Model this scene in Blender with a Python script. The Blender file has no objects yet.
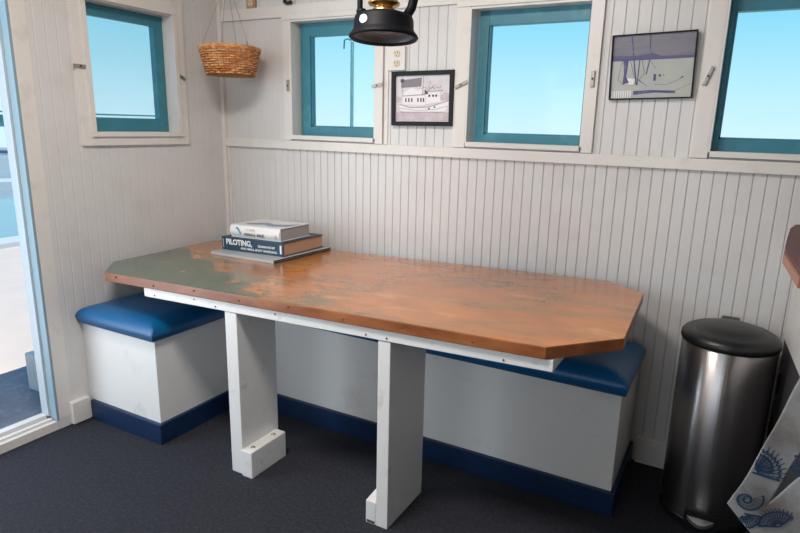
import bpy, bmesh, math, random
from mathutils import Vector, Matrix
random.seed(7)
C = bpy.context.scene.collection
SC = bpy.context.scene
PI = math.pi

# ------------------------------------------------------------------ camera
cd = bpy.data.cameras.new('camera'); cam = bpy.data.objects.new('camera', cd); C.objects.link(cam)
SC.camera = cam
CP = Vector((2.24876, -2.22329, 1.21343))
yaw, pit, rol = -0.49108882, 0.23991589, 0.02676354
FPX, CX, CY = 599.75, 411.56, 272.71
f_ = Vector((math.sin(yaw)*math.cos(pit), math.cos(yaw)*math.cos(pit), -math.sin(pit)))
r_ = Vector((math.cos(yaw), -math.sin(yaw), 0)); u_ = r_.cross(f_)
cr, sr = math.cos(rol), math.sin(rol)
rr = cr*r_ + sr*u_; uu = -sr*r_ + cr*u_
m = Matrix((rr, uu, -f_)).transposed().to_4x4(); m.translation = CP
cam.matrix_world = m
cd.sensor_fit = 'HORIZONTAL'; cd.sensor_width = 36; cd.lens = FPX/800*36
cd.shift_x = -(CX-400)/800; cd.shift_y = (CY-266.5)/800
cd.clip_start = .05; cd.clip_end = 2000

# ------------------------------------------------------------------ world, sun, doorway and fill lights, exposure
w = bpy.data.worlds.new('sky'); SC.world = w; w.use_nodes = True
nt = w.node_tree; N = nt.nodes; L = nt.links; N.clear()
tc = N.new('ShaderNodeTexCoord'); sx = N.new('ShaderNodeSeparateXYZ'); rp = N.new('ShaderNodeValToRGB')
bg = N.new('ShaderNodeBackground'); ow = N.new('ShaderNodeOutputWorld')
L.new(tc.outputs['Generated'], sx.inputs[0]); L.new(sx.outputs['Z'], rp.inputs[0]); L.new(rp.outputs[0], bg.inputs[0]); L.new(bg.outputs[0], ow.inputs[0])
e = rp.color_ramp.elements
e[0].position = 0.0; e[0].color = (.66, .92, 1.0, 1)
e[1].position = 1.0; e[1].color = (.06, .25, .60, 1)
for p, c in ((.06, (.52, .87, 1.0, 1)), (.16, (.28, .73, .94, 1)), (.30, (.13, .50, .82, 1))):
    q = e.new(p); q.color = c
bg.inputs[1].default_value = 1.0
sun = bpy.data.lights.new('sun', 'SUN'); sun.energy = 3.4; sun.angle = .01; sun.color = (1, .93, .85)
so = bpy.data.objects.new('sun', sun); C.objects.link(so)
so.rotation_euler = Vector((-.27, .20, -1)).to_track_quat('-Z', 'Y').to_euler()

def area(name, loc, d, sx_, sy_, power, col):
    l = bpy.data.lights.new(name, 'AREA'); l.shape = 'RECTANGLE'; l.size = sx_; l.size_y = sy_; l.energy = power; l.color = col
    o = bpy.data.objects.new(name, l); C.objects.link(o); o.location = loc
    o.rotation_euler = Vector(d).to_track_quat('-Z', 'Y').to_euler(); return o
area('front_fill', (1.10, -4.10, 1.45), (-.16, 1, -.10), 1.7, .8, 16, (.93, .96, 1))  # added area light standing in for unseen windows behind the camera
area('right_fill', (3.52, -2.9, 1.45), (-1, .15, -.05), .8, .6, 2, (1, .93, .86))  # weak fill added on the unseen right side of the room
area('daylight_doorway', (-.16, -1.66, 1.0), (1, .15, -.05), .85, 1.8, 20, (.90, .95, 1))
area('ceiling_fill', (1.25, -1.5, 2.08), (0, .12, -1), .5, .3, 26, (1, .93, .87))  # unseen overhead fill, added to lift the upper walls over the lower parts

vs = SC.view_settings; vs.view_transform = 'Standard'; vs.look = 'None'; vs.gamma = 1; vs.exposure = 0.07
try: vs.use_curve_mapping = False
except Exception: pass

# ------------------------------------------------------------------ materials
def mat(name, col, rough=.5, metal=0, noise=None, bump=0, bscale=60, coat=0, spec=None, stretch=(1,1,1)):
    """noise = (scale, colour2, low, high)"""
    M = bpy.data.materials.new(name); M.use_nodes = True; t = M.node_tree; b = t.nodes['Principled BSDF']
    b.inputs['Base Color'].default_value = (*col, 1); b.inputs['Roughness'].default_value = rough; b.inputs['Metallic'].default_value = metal
    if coat: b.inputs['Coat Weight'].default_value = coat; b.inputs['Coat Roughness'].default_value = .12
    if spec is not None: b.inputs['Specular IOR Level'].default_value = spec
    tx = t.nodes.new('ShaderNodeTexCoord'); mp = t.nodes.new('ShaderNodeMapping'); t.links.new(tx.outputs['Object'], mp.inputs[0])
    mp.inputs['Scale'].default_value = stretch
    if noise:
        n = t.nodes.new('ShaderNodeTexNoise'); n.inputs['Scale'].default_value = noise[0]; n.inputs['Detail'].default_value = 6; n.inputs['Roughness'].default_value = .62
        r = t.nodes.new('ShaderNodeMapRange'); r.inputs[1].default_value = noise[2]; r.inputs[2].default_value = noise[3]
        mx = t.nodes.new('ShaderNodeMix'); mx.data_type = 'RGBA'
        t.links.new(mp.outputs[0], n.inputs['Vector']); t.links.new(n.outputs[0], r.inputs[0]); t.links.new(r.outputs[0], mx.inputs[0])
        mx.inputs[6].default_value = (*col, 1); mx.inputs[7].default_value = (*noise[1], 1); t.links.new(mx.outputs[2], b.inputs['Base Color'])
    if bump:
        n2 = t.nodes.new('ShaderNodeTexNoise'); n2.inputs['Scale'].default_value = bscale; n2.inputs['Detail'].default_value = 4
        bp = t.nodes.new('ShaderNodeBump'); bp.inputs['Strength'].default_value = bump; bp.inputs['Distance'].default_value = .004
        t.links.new(mp.outputs[0], n2.inputs['Vector']); t.links.new(n2.outputs[0], bp.inputs['Height']); t.links.new(bp.outputs[0], b.inputs['Normal'])
    return M
W_WALL = mat('wall_paint', (.655, .645, .64), .34, noise=(5, (.585, .565, .55), .5, .8), bump=.25, bscale=14)
W_GROOVE = mat('groove_tone', (.56, .53, .50), .5)  # groove floors slightly darker than the boards
W_TRIM = mat('trim_paint', (.72, .69, .66), .36, noise=(9, (.6, .56, .52), .56, .8), bump=.3, bscale=25)
W_BENCH = mat('bench_paint', (.70, .685, .67), .4, noise=(6, (.52, .49, .46), .58, .85), bump=.2, bscale=12)
W_TABLE = mat('table_paint', (.72, .71, .70), .38, noise=(11, (.46, .42, .38), .62, .78), bump=.3, bscale=30)
NAVY = mat('navy_paint', (.003, .018, .062), .42, noise=(40, (.008, .035, .11), .6, .75), bump=.3, bscale=40)
VINYL = mat('blue_vinyl', (.002, .095, .25), .30, bump=.35, bscale=240)
TEAL = mat('teal_sash_paint', (.035, .20, .27), .45, noise=(12, (.06, .27, .33), .5, .7), bump=.3, bscale=30)
FLOOR = mat('worn_dark_carpet', (.026, .028, .037), .95, noise=(90, (.052, .052, .062), .45, .8), bump=1, bscale=260, spec=.15)
CEIL = mat('ceiling_paint', (.66, .50, .36), .6)
BLACKP = mat('black_plastic', (.009, .009, .010), .36, bump=.15, bscale=300)
BLACKM = mat('black_enamel', (.0025, .003, .005), .55, spec=.16)
GREYM = mat('galvanised_metal', (.17, .19, .22), .45, .3, noise=(20, (.10, .11, .13), .4, .7))
BRASS = mat('brass', (.62, .36, .12), .3, 1)
STEEL = mat('brushed_steel', (.50, .475, .475), .30, 1, noise=(3, (.42, .39, .39), .45, .6), bump=.12, bscale=30, stretch=(4, 4, .12))
_b = STEEL.node_tree.nodes['Principled BSDF']; _b.inputs['Anisotropic'].default_value = .9; _b.inputs['Anisotropic Rotation'].default_value = .25
_t = STEEL.node_tree.nodes.new('ShaderNodeTangent'); _t.direction_type = 'RADIAL'; _t.axis = 'Z'; STEEL.node_tree.links.new(_t.outputs[0], _b.inputs['Tangent'])
LATCH = mat('tarnished_latch', (.35, .32, .29), .4, .6)
CHROME = mat('pale_metal', (.6, .6, .6), .3, .9)
WICK = mat('wicker', (.50, .17, .035), .45, noise=(30, (.74, .40, .16), .45, .62), bump=.2)
WICKD = mat('wicker_dark', (.26, .085, .02), .5, noise=(38, (.5, .25, .10), .4, .7))
CORD = mat('string', (.30, .27, .24), .8)
IVORY = mat('ivory_plastic', (.68, .58, .42), .4)
SLOT = mat('dark_slot', (.05, .035, .025), .6)
WOODPL = mat('wood_cover_plate', (.46, .30, .17), .5, noise=(30, (.34, .19, .1), .4, .7), stretch=(1, 1, .2))
COUNTER = mat('red_brown_wood', (.15, .035, .014), .5, noise=(10, (.10, .03, .016), .4, .7), stretch=(1, .15, 1))
COUNTERE = mat('counter_edge_wood', (.34, .15, .09), .4)
NAIL = mat('nail_rust', (.10, .05, .03), .6)
FRAMEB = mat('black_frame', (.008, .008, .011), .5, spec=.25)
CLOTH = mat('tea_towel', (.26, .27, .28), .9, noise=(5, (.17, .145, .13), .52, .66), bump=.3, bscale=500)
CLOTHB = mat('towel_blue_print', (.010, .035, .085), .9)
ALU = mat('pale_door_frame', (.48, .53, .57), .3, noise=(4, (.45, .55, .62), .5, .7))
ALUB = mat('blue_grey_jamb', (.25, .35, .41), .4, noise=(3, (.22, .34, .42), .5, .75))
DARKC = mat('recess_shade', (.035, .033, .035), .6)  # near-black colour stands in for the shade under the counter
CONC = mat('pale_concrete', (.72, .60, .52), .85, noise=(2, (.64, .55, .50), .4, .7), bump=.2)
DECK = mat('grey_deck_paint', (.24, .23, .26), .8, noise=(30, (.34, .33, .36), .5, .72), bump=.4)
PAPER = mat('page_edges', (.52, .46, .40), .8, noise=(60, (.42, .36, .30), .4, .7), stretch=(.2, .2, 8))
PAPERT = mat('tan_page_edges', (.50, .29, .18), .8, noise=(60, (.40, .22, .13), .4, .7), stretch=(.2, .2, 8))
PAPERG = mat('grey_page_edges', (.34, .32, .32), .8)
NAVYB = mat('navy_book_cloth', (.012, .045, .085), .45)
WHITEB = mat('white_book_jacket', (.74, .73, .72), .3)
INKW = mat('white_lettering', (.75, .75, .75), .5)
INKK = mat('dark_lettering', (.05, .05, .07), .5)
INKB = mat('blue_jacket_print', (.03, .33, .50), .4)
INKS = mat('slate_jacket_print', (.16, .24, .34), .35)
GREYB = mat('grey_booklet_cover', (.42, .43, .44), .35)
BLACKB = mat('black_booklet_cover', (.02, .018, .02), .4)

def glass_mat(name, dots=False):
    M = bpy.data.materials.new(name); M.use_nodes = True; t = M.node_tree; t.nodes.clear()
    o = t.nodes.new('ShaderNodeOutputMaterial'); tr = t.nodes.new('ShaderNodeBsdfTransparent'); g = t.nodes.new('ShaderNodeBsdfGlossy')
    g.inputs['Roughness'].default_value = .06; tr.inputs[0].default_value = (.97, .99, 1, 1)
    mx = t.nodes.new('ShaderNodeMixShader'); mx.inputs[0].default_value = .006
    t.links.new(tr.outputs[0], mx.inputs[1]); t.links.new(g.outputs[0], mx.inputs[2])
    last = mx
    if dots:
        d = t.nodes.new('ShaderNodeBsdfDiffuse'); d.inputs[0].default_value = (.16, .22, .25, 1)
        tx = t.nodes.new('ShaderNodeTexCoord'); outs = []
        sp = t.nodes.new('ShaderNodeSeparateXYZ'); t.links.new(tx.outputs['Object'], sp.inputs[0])
        for ax in ('Y', 'Z'):
            a = t.nodes.new('ShaderNodeMath'); a.operation = 'MULTIPLY'; a.inputs[1].default_value = 620; t.links.new(sp.outputs[ax], a.inputs[0])
            b = t.nodes.new('ShaderNodeMath'); b.operation = 'FRACT'; t.links.new(a.outputs[0], b.inputs[0])
            c = t.nodes.new('ShaderNodeMath'); c.operation = 'LESS_THAN'; c.inputs[1].default_value = .05; t.links.new(b.outputs[0], c.inputs[0]); outs.append(c)
        mm = t.nodes.new('ShaderNodeMath'); mm.operation = 'MAXIMUM'; t.links.new(outs[0].outputs[0], mm.inputs[0]); t.links.new(outs[1].outputs[0], mm.inputs[1])
        m2 = t.nodes.new('ShaderNodeMixShader'); t.links.new(mm.outputs[0], m2.inputs[0]); t.links.new(mx.outputs[0], m2.inputs[1]); t.links.new(d.outputs[0], m2.inputs[2]); last = m2
    t.links.new(last.outputs[0], o.inputs[0]); return M
GLASS = glass_mat('window_glass'); SCREEN = glass_mat('insect_screen', True)

def water_mat():
    M = mat('water', (.26, .36, .41), .12, bump=1, bscale=1.6); return M
WATER = water_mat()
FOL = mat('foliage', (.05, .09, .04), .8, noise=(.6, (.10, .14, .07), .4, .6))
TEALB = mat('teal_bridge_paint', (.06, .24, .26), .6)
FARW = mat('far_white_paint', (.6, .64, .68), .6)
FARB = mat('far_blue_hull', (.06, .12, .22), .6)

def table_mat():
    M = bpy.data.materials.new('worn_varnished_tabletop'); M.use_nodes = True; t = M.node_tree; b = t.nodes['Principled BSDF']
    b.inputs['Roughness'].default_value = .27; b.inputs['Coat Weight'].default_value = .6; b.inputs['Coat Roughness'].default_value = .2; b.inputs['Specular IOR Level'].default_value = .3
    nd = t.nodes.new; lk = t.links.new
    tx = nd('ShaderNodeTexCoord'); sp = nd('ShaderNodeSeparateXYZ'); lk(tx.outputs['Object'], sp.inputs[0])
    def noise(sc, det=6, st=(1, 1, 1), rough=.6, dist=0, off=(0,0,0)):
        mp = nd('ShaderNodeMapping'); mp.inputs['Scale'].default_value = st; mp.inputs['Location'].default_value = off; lk(tx.outputs['Object'], mp.inputs[0])
        n = nd('ShaderNodeTexNoise'); n.inputs['Scale'].default_value = sc; n.inputs['Detail'].default_value = det; n.inputs['Roughness'].default_value = rough; n.inputs['Distortion'].default_value = dist
        lk(mp.outputs[0], n.inputs['Vector']); return n.outputs[0]
    def mth(op, a, c):
        x = nd('ShaderNodeMath'); x.operation = op
        for i, v in enumerate((a, c)):
            if isinstance(v, (int, float)): x.inputs[i].default_value = v
            else: lk(v, x.inputs[i])
        return x.outputs[0]
    def rng(v, a, c):
        x = nd('ShaderNodeMapRange'); x.inputs[1].default_value = a; x.inputs[2].default_value = c; lk(v, x.inputs[0]); return x.outputs[0]
    def mix(fa, A, B):
        x = nd('ShaderNodeMix'); x.data_type = 'RGBA'
        if isinstance(fa, (int, float)): x.inputs[0].default_value = fa
        else: lk(fa, x.inputs[0])
        for i, v in ((6, A), (7, B)):
            if isinstance(v, tuple): x.inputs[i].default_value = (*v, 1)
            else: lk(v, x.inputs[i])
        return x.outputs[2]
    X, Y = sp.outputs[0], sp.outputs[1]
    c = mix(rng(noise(2.6, 6, (1, 1, 1), .6, .6), .4, .65), (.56, .185, .030), (.36, .112, .020))
    c = mix(rng(noise(5, 6, (.7, 1.6, 1), .6, .5, (3, 1, 0)), .56, .7), c, (.60, .29, .09))
    ol = mth('MULTIPLY', rng(noise(4.2, 7, (.55, 2.0, 1), .66, .8, (1, 5, 0)), .48, .68), .68)
    c = mix(ol, c, (.20, .135, .045))
    # sea-green worn patch over the left end: edge line from back-left (0.08,-0.39) to front (1.0,-0.87)
    g = mth('ADD', mth('MULTIPLY', X, -.52), mth('MULTIPLY', Y, -1.0))      # grows to the left and front
    nz = mth('MULTIPLY', mth('SUBTRACT', noise(5.5, 8, (1, 1.3, 1), .7, .5), .5), .42)
    gg = rng(mth('ADD', g, nz), .295, .335)
    gcol = mix(rng(noise(7, 6), .45, .65), (.042, .090, .066), (.065, .115, .082))
    c2 = mix(gg, c, gcol)
    # scattered flecks of the same green past the edge
    fl = mth('MULTIPLY', rng(noise(11, 8, (.6, 1.4, 1), .75, .6, (2, 2, 0)), .48, .58), rng(mth('ADD', g, nz), -.05, .22))
    c2 = mix(mth('MULTIPLY', fl, .8), c2, (.11, .12, .055))
    c2 = mix(mth('MULTIPLY', rng(noise(13, 8, (.8, 1.2, 1), .75, .6, (7, 1, 0)), .6, .66), gg), c2, (.40, .22, .09))
    # faint plank lines and fine grain
    gr = noise(60, 3, (.12, 1.2, 1)); c2 = mix(mth('MULTIPLY', rng(gr, .5, .72), .25), c2, (.12, .05, .02))
    lk(c2, b.inputs['Base Color'])
    rg = mth('ADD', mth('MULTIPLY', noise(9, 4), .16), .15); lk(rg, b.inputs['Roughness'])
    bp = nd('ShaderNodeBump'); bp.inputs['Strength'].default_value = .35; bp.inputs['Distance'].default_value = .004; lk(noise(11, 4), bp.inputs['Height']); lk(bp.outputs[0], b.inputs['Normal'])
    return M
TOP = table_mat()
TOPE = mat('tabletop_wood_edge', (.20, .052, .014), .38, noise=(7, (.42, .16, .055), .45, .75), bump=.4, bscale=30, stretch=(.4, 1, 1))

# ------------------------------------------------------------------ mesh helpers
class MB:
    def __init__(s): s.bm = bmesh.new(); s.mi = 0
    def _fin(s, vs_, smooth=False):
        for f in {f for v in vs_ for f in v.link_faces}:
            f.material_index = s.mi; f.smooth = smooth
    def box(s, x0, x1, y0, y1, z0, z1, bev=0, rot=None):
        r = bmesh.ops.create_cube(s.bm, size=1)['verts']
        for v in r: v.co = Vector((x0+(v.co.x+.5)*(x1-x0), y0+(v.co.y+.5)*(y1-y0), z0+(v.co.z+.5)*(z1-z0)))
        if bev:
            es = list({ed for v in r for ed in v.link_edges})
            q = bmesh.ops.bevel(s.bm, geom=es, offset=bev, segments=2, affect='EDGES', profile=.7)
            r = list({v for f in q['faces'] for v in f.verts} | {v for v in r if v.is_valid})
        s._fin(r)
        if rot: bmesh.ops.transform(s.bm, matrix=rot, verts=r)
        return r
    def prism(s, pts, off, bev=0, smooth=False):
        """closed polygon of 3D points extruded by a vector (or list of end points)"""
        a = [s.bm.verts.new(Vector(p)) for p in pts]
        if isinstance(off, list): b = [s.bm.verts.new(Vector(p)) for p in off]
        else: b = [s.bm.verts.new(Vector(p)+Vector(off)) for p in pts]
        fs = [s.bm.faces.new(a[::-1]), s.bm.faces.new(b)]; n = len(a)
        for i in range(n): fs.append(s.bm.faces.new((a[i], a[(i+1) % n], b[(i+1) % n], b[i])))
        bmesh.ops.recalc_face_normals(s.bm, faces=fs)
        r = a+b
        if bev:
            es = list({ed for v in r for ed in v.link_edges})
            q = bmesh.ops.bevel(s.bm, geom=es, offset=bev, segments=2, affect='EDGES', profile=.7)
            r = list({v for f in q['faces'] for v in f.verts} | {v for v in r if v.is_valid})
        s._fin(r, smooth); return r
    def lathe(s, prof, c=(0, 0, 0), n=40, smooth=True):
        c = Vector(c); rings = []
        for r, z in prof:
            if r < 1e-5: rings.append([s.bm.verts.new(c+Vector((0, 0, z)))])
            else: rings.append([s.bm.verts.new(c+Vector((r*math.cos(2*PI*i/n), r*math.sin(2*PI*i/n), z))) for i in range(n)])
        al = [v for r in rings for v in r]
        for A, B in zip(rings, rings[1:]):
            for i in range(n):
                j = (i+1) % n
                if len(A) == 1 and len(B) == 1: continue
                if len(A) == 1: s.bm.faces.new((A[0], B[j], B[i]))
                elif len(B) == 1: s.bm.faces.new((A[i], A[j], B[0]))
                else: s.bm.faces.new((A[i], A[j], B[j], B[i]))
        s._fin(al, smooth); bmesh.ops.recalc_face_normals(s.bm, faces=list({f for v in al for f in v.link_faces})); return al
    def tube(s, pts, r, n=8, closed=False):
        pts = [Vector(p) for p in pts]; rings = []; up = None; K = len(pts)
        for i, p in enumerate(pts):
            a = pts[(i-1) % K] if (closed or i) else p; b = pts[(i+1) % K] if (closed or i < K-1) else p
            d = (b-a).normalized()
            if up is None: up = Vector((0, 0, 1)) if abs(d.z) < .9 else Vector((1, 0, 0))
            x = d.cross(up).normalized(); y = x.cross(d).normalized(); up = y
            rad = r[i] if isinstance(r, (list, tuple)) else r
            rings.append([s.bm.verts.new(p + rad*(math.cos(2*PI*k/n)*x + math.sin(2*PI*k/n)*y)) for k in range(n)])
        R = range(K) if closed else range(K-1); fs = []
        for i in R:
            A, B = rings[i], rings[(i+1) % K]
            for k in range(n): fs.append(s.bm.faces.new((A[k], A[(k+1) % n], B[(k+1) % n], B[k])))
        if not closed: fs += [s.bm.faces.new(rings[0][::-1]), s.bm.faces.new(rings[-1])]
        bmesh.ops.recalc_face_normals(s.bm, faces=fs)
        s._fin([v for q in rings for v in q], True)
    def cyl(s, a, b, r, n=20, smooth=True):
        s.tube([a, b], r, n)
        if not smooth: pass
    def build(s, name, mats, parent=None):
        me = bpy.data.meshes.new(name); s.bm.to_mesh(me); s.bm.free()
        for mm in (mats if isinstance(mats, (list, tuple)) else [mats]): me.materials.append(mm)
        o = bpy.data.objects.new(name, me); C.objects.link(o)
        if parent is not None:
            o.parent = parent; o.matrix_parent_inverse = Matrix.Translation(-parent.location) if parent.parent is None and parent.type == 'EMPTY' else Matrix.Identity(4)
        return o
def tag(o, label, cat, group=None, kind=None):
    o['label'] = label; o['category'] = cat
    if group: o['group'] = group
    if kind: o['kind'] = kind
    return o
def thing(name, loc, label, cat, group=None):
    o = bpy.data.objects.new(name, None); C.objects.link(o); o.location = loc; o.empty_display_size = .1
    return tag(o, label, cat, group)
def struct(name, mb, mats, parent=None):
    o = mb.build(name, mats, parent)
    if parent is None: o['kind'] = 'structure'
    return o
def quick(name, parent, mats, *a, **k):
    b = MB(); b.box(*a, **k); return b.build(name, mats, parent)

# ------------------------------------------------------------------ beadboard
def beadpanel(mb, axis, s0, s1, z0, z1, pitch=.038, dep=.0045, gw=.0055, thick=.012, phase=0):
    """grooved boarding: axis 'x' on plane y=0 facing -y, axis 'y' on plane x=0 facing +x; s = distance along wall"""
    prof = [(s0, 0, 0)]; k = math.ceil((s0-phase+gw)/pitch)
    while phase + k*pitch < s1-gw:
        g = phase + k*pitch
        prof += [(g-gw/2, 0, 0), (g-gw*.18, dep, 1), (g+gw*.18, dep, 0), (g+gw/2, 0, 0)]; k += 1
    prof.append((s1, 0, 0))
    def P(s, d, z): return Vector((s, d, z)) if axis == 'x' else Vector((-d, s, z))
    A = [mb.bm.verts.new(P(s, d, z0)) for s, d, _ in prof]; B = [mb.bm.verts.new(P(s, d, z1)) for s, d, _ in prof]
    for i in range(len(A)-1):
        f = mb.bm.faces.new((A[i], A[i+1], B[i+1], B[i]))
        if prof[i][2] == 1: f.material_index = 1
        f.normal_update()
        want = Vector((0, -1, 0)) if axis == 'x' else Vector((1, 0, 0))
        if f.normal.dot(want) < 0: f.normal_flip()
# windows: opening (a0,a1,z0,z1)
ZW0, ZW1 = 1.155, 1.648
WB = [(.425, .872), (1.285, 1.738), (2.148, 2.60)]
RW = 3.6; FW = -4.2; CZ = 2.12
b = MB()
beadpanel(b, 'x', 0, .44, 0, 1.13, dep=.0022, phase=.01); beadpanel(b, 'x', .44, RW, 0, 1.13, dep=.0036, phase=.01)
edges = [0] + [v for q in WB for v in q] + [RW]
for i in range(0, len(edges), 2): beadpanel(b, 'x', edges[i], edges[i+1], 1.13, 1.66, pitch=.041 if i else .038, dep=.0028 if i else .0010)
beadpanel(b, 'x', 0, RW, 1.66, CZ, pitch=.041, dep=.002)
for z0, z1, xs in ((-.05, ZW0, [(0, RW)]), (ZW1, CZ, [(0, RW)]), (ZW0, ZW1, [(edges[i], edges[i+1]) for i in range(0, len(edges), 2)])):
    for x0, x1 in xs: b.box(x0-(.13 if x0 == 0 else 0), x1, .006, .13, z0, z1)
struct('wall_back', b, [W_WALL, W_GROOVE])
# left wall with window 1 and doorway
DY0, DY1, DZ0, DZ1 = -.962, -2.10, .04, 2.0
WL = (-.704, -.285)
b = MB()
beadpanel(b, 'y', DY0, 0, 0, ZW0, pitch=.042, dep=.0006, gw=.008)
beadpanel(b, 'y', DY0, WL[0], ZW0, ZW1, pitch=.042, dep=.0006, gw=.008); beadpanel(b, 'y', WL[1], 0, ZW0, ZW1, pitch=.042, dep=.0006, gw=.008)
beadpanel(b, 'y', DY0, 0, ZW1, CZ, pitch=.042, dep=.0006, gw=.008)
b.box(-.085, -.003, DY0, .0, -.05, ZW0); b.box(-.085, -.003, DY0, WL[0], ZW0, ZW1); b.box(-.085, -.003, WL[1], .0, ZW0, ZW1); b.box(-.085, -.003, DY0, .0, ZW1, CZ)
b.box(-.085, 0, FW, DY1, -.05, CZ); b.box(-.085, 0, DY1, DY0, DZ1, CZ)
struct('wall_left', b, [W_WALL, W_WALL])
b = MB()   # right wall with window opening
for y0, y1, z0, z1 in ((FW, .13, -.05, 1.1), (FW, .13, 1.8, CZ), (FW, -3.4, 1.1, 1.8), (-2.4, .13, 1.1, 1.8)): b.box(RW, RW+.1, y0, y1, z0, z1)
struct('wall_right', b, W_WALL)
b = MB()
for x0, x1, z0, z1 in ((-.13, RW+.1, -.05, 1.0), (-.13, RW+.1, 1.9, CZ), (-.13, .35, 1.0, 1.9), (2.15, RW+.1, 1.0, 1.9)): b.box(x0, x1, FW-.1, FW, z0, z1)
struct('wall_front', b, W_WALL)
b = MB(); b.box(-.13, RW+.1, FW-.1, .13, -.06, 0); struct('floor', b, FLOOR)
b = MB(); b.box(-.2, RW+.2, FW-.2, .2, CZ, CZ+.08)
struct('ceiling', b, CEIL)

# ------------------------------------------------------------------ trim
tn = [0]
def trim(mats, *boxes, bev=.002):
    tn[0] += 1; b = MB()
    for q in boxes: b.box(*q, bev=bev)
    return struct('trim_%d' % tn[0], b, mats)
trim(W_TRIM, (0.012, RW, -.017, .002, 1.096, 1.134))                        # rail under the windows
trim(W_TRIM, (0.012, RW, -.012, .002, 1.664, 1.712))                        # rail over the windows
trim(W_TRIM, (0, .020, -.020, 0, 0, CZ), (.020, .030, -.006, 0, 0, 1.094))                       # corner bead
for x0, x1 in ((.386, .425), (.872, .908), (1.232, 1.285), (1.738, 1.776), (2.098, 2.148)):
    trim(W_TRIM, (x0, x1, -.013, .002, 1.136, 1.662))
trim(W_TRIM, (.9095, .930, -.004, .002, 1.136, 1.662))
for x0, x1 in ((.386, .935), (1.232, 1.80), (2.098, 2.7)):
    trim(W_TRIM, (x0, x1, -.018, -.0135, 1.650, 1.672))
b = MB(); b.box(-.002, .014, -.748, WL[0], 1.106, 1.72, bev=.002); b.box(-.002, .014, WL[1], -.235, 1.106, 1.72, bev=.002)
b.box(-.002, .016, WL[0], WL[1], 1.106, ZW0-.012, bev=.002); b.box(-.002, .014, WL[0], WL[1], ZW1, 1.72, bev=.002)
struct('trim_20', b, W_TRIM)
trim(W_TRIM, (-.002, .0025, -.960, -.905, .042, CZ), bev=.001)                         # flat door casing

# ------------------------------------------------------------------ windows
def latch(parent, x, z, ang, axis='x', L_=.05):
    b = MB(); w_ = .013
    b.box(-L_/2, L_/2, -.003, .003, -w_/2, w_/2, bev=.0025)
    b.mi = 1; b.cyl((0, -.0055, 0), (0, 0, 0), .0035, 10)
    M_ = Matrix.Rotation(ang, 4, 'Y')
    if axis == 'x': M_ = Matrix.Translation((x, -.017, z)) @ M_
    else: M_ = Matrix.Translation((.019, x, z)) @ Matrix.Rotation(PI/2, 4, 'Z') @ M_
    bmesh.ops.transform(b.bm, matrix=M_, verts=b.bm.verts)
    return b.build('latch', [LATCH, SLOT], parent)
def window(n, x0, x1, sash, glassr, lat):
    """sash=(sx0,sx1,sz0,sz1) glass=(gx0,gx1,gz0,gz1)"""
    b = MB()   # reveal boards lining the opening
    b.box(x0-.001, x0+.006, -.012, .128, ZW0, ZW1); b.box(x1-.006, x1+.001, -.012, .128, ZW0, ZW1)
    b.box(x0+.006, x1-.006, -.020, .128, ZW0-.014, ZW0+.004); b.box(x0+.006, x1-.006, -.012, .128, ZW1-.006, ZW1+.002)
    r = struct('window_%d' % n, b, W_TRIM)
    b = MB(); a0, a1, c0, c1 = sash; g0, g1, h0, h1 = glassr; Y0, Y1 = .045, .078
    b.box(a0, g0, Y0, Y1, c0, c1, bev=.002); b.box(g1, a1, Y0, Y1, c0, c1, bev=.002)
    b.box(g0, g1, Y0, Y1, c0, h0, bev=.002); b.box(g0, g1, Y0, Y1, h1, c1, bev=.002)
    # inner bead
    b.box(g0, g0+.006, Y0+.008, Y1-.003, h0, h1); b.box(g0, g1, Y0+.008, Y1-.003, h0, h0+.006)
    s_ = b.build('sash', TEAL, r)
    b = MB(); b.box(g0, g1, .060, .063, h0, h1); b.build('pane', GLASS, r)
    for (lx, lz, an, ll) in lat: latch(r, lx, lz, an, 'x', ll)
    return r
window(2, .425, .872, (.440, .868, 1.158, 1.643), (.492, .862, 1.198, 1.586), [(.414, 1.375, PI/2, .05), (.884, 1.372, -.2, .05)])
window(3, 1.285, 1.738, (1.302, 1.732, 1.158, 1.643), (1.340, 1.716, 1.190, 1.59), [(1.262, 1.372, -.42, .055), (1.758, 1.388, PI/2, .055)])
window(4, 2.148, 2.60, (2.149, 2.594, 1.158, 1.643), (2.170, 2.560, 1.198, 1.59), [(2.119, 1.392, -1.25, .06)])
# window 1 on the left wall, with insect screen
b = MB(); y0, y1 = WL
b.box(-.084, .010, y0-.001, y0+.006, ZW0, ZW1); b.box(-.084, .010, y1-.006, y1+.001, ZW0, ZW1)
b.box(-.084, .018, y0+.006, y1-.006, ZW0-.014, ZW0+.004); b.box(-.084, .010, y0+.006, y1-.006, ZW1-.004, ZW1+.002)
r = struct('window_1', b, W_TRIM)
b = MB(); X0, X1 = -.080, -.050; g = (-.665, -.338, 1.212, 1.600)
b.box(X0, X1, -.690, g[0], 1.160, 1.642, bev=.002); b.box(X0, X1, g[1], y1-.007, 1.160, 1.642, bev=.002)
b.box(X0, X1, g[0], g[1], 1.160, g[2], bev=.002); b.box(X0, X1, g[0], g[1], g[3], 1.642, bev=.002)
b.build('sash', TEAL, r)
quick('pane', r, GLASS, -.070, -.067, g[0], g[1], g[2], g[3])
quick('insect_screen', r, SCREEN, -.060, -.0592, g[0], g[1], g[2], g[3])
b = MB(); b.box(.010, .024, y0-.010, y0+.010, ZW0+.002, ZW1, bev=.001); b.box(.010, .024, y1-.010, y1+.008, ZW0+.002, ZW1, bev=.001); b.box(.016, .026, y0-.010, y1+.008, ZW0-.014, ZW0+.001, bev=.001); b.box(.0145, .024, y0-.010, y1+.008, ZW1+.001, ZW1+.016, bev=.001)
b.build('window_bead', W_TRIM, r)
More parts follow.
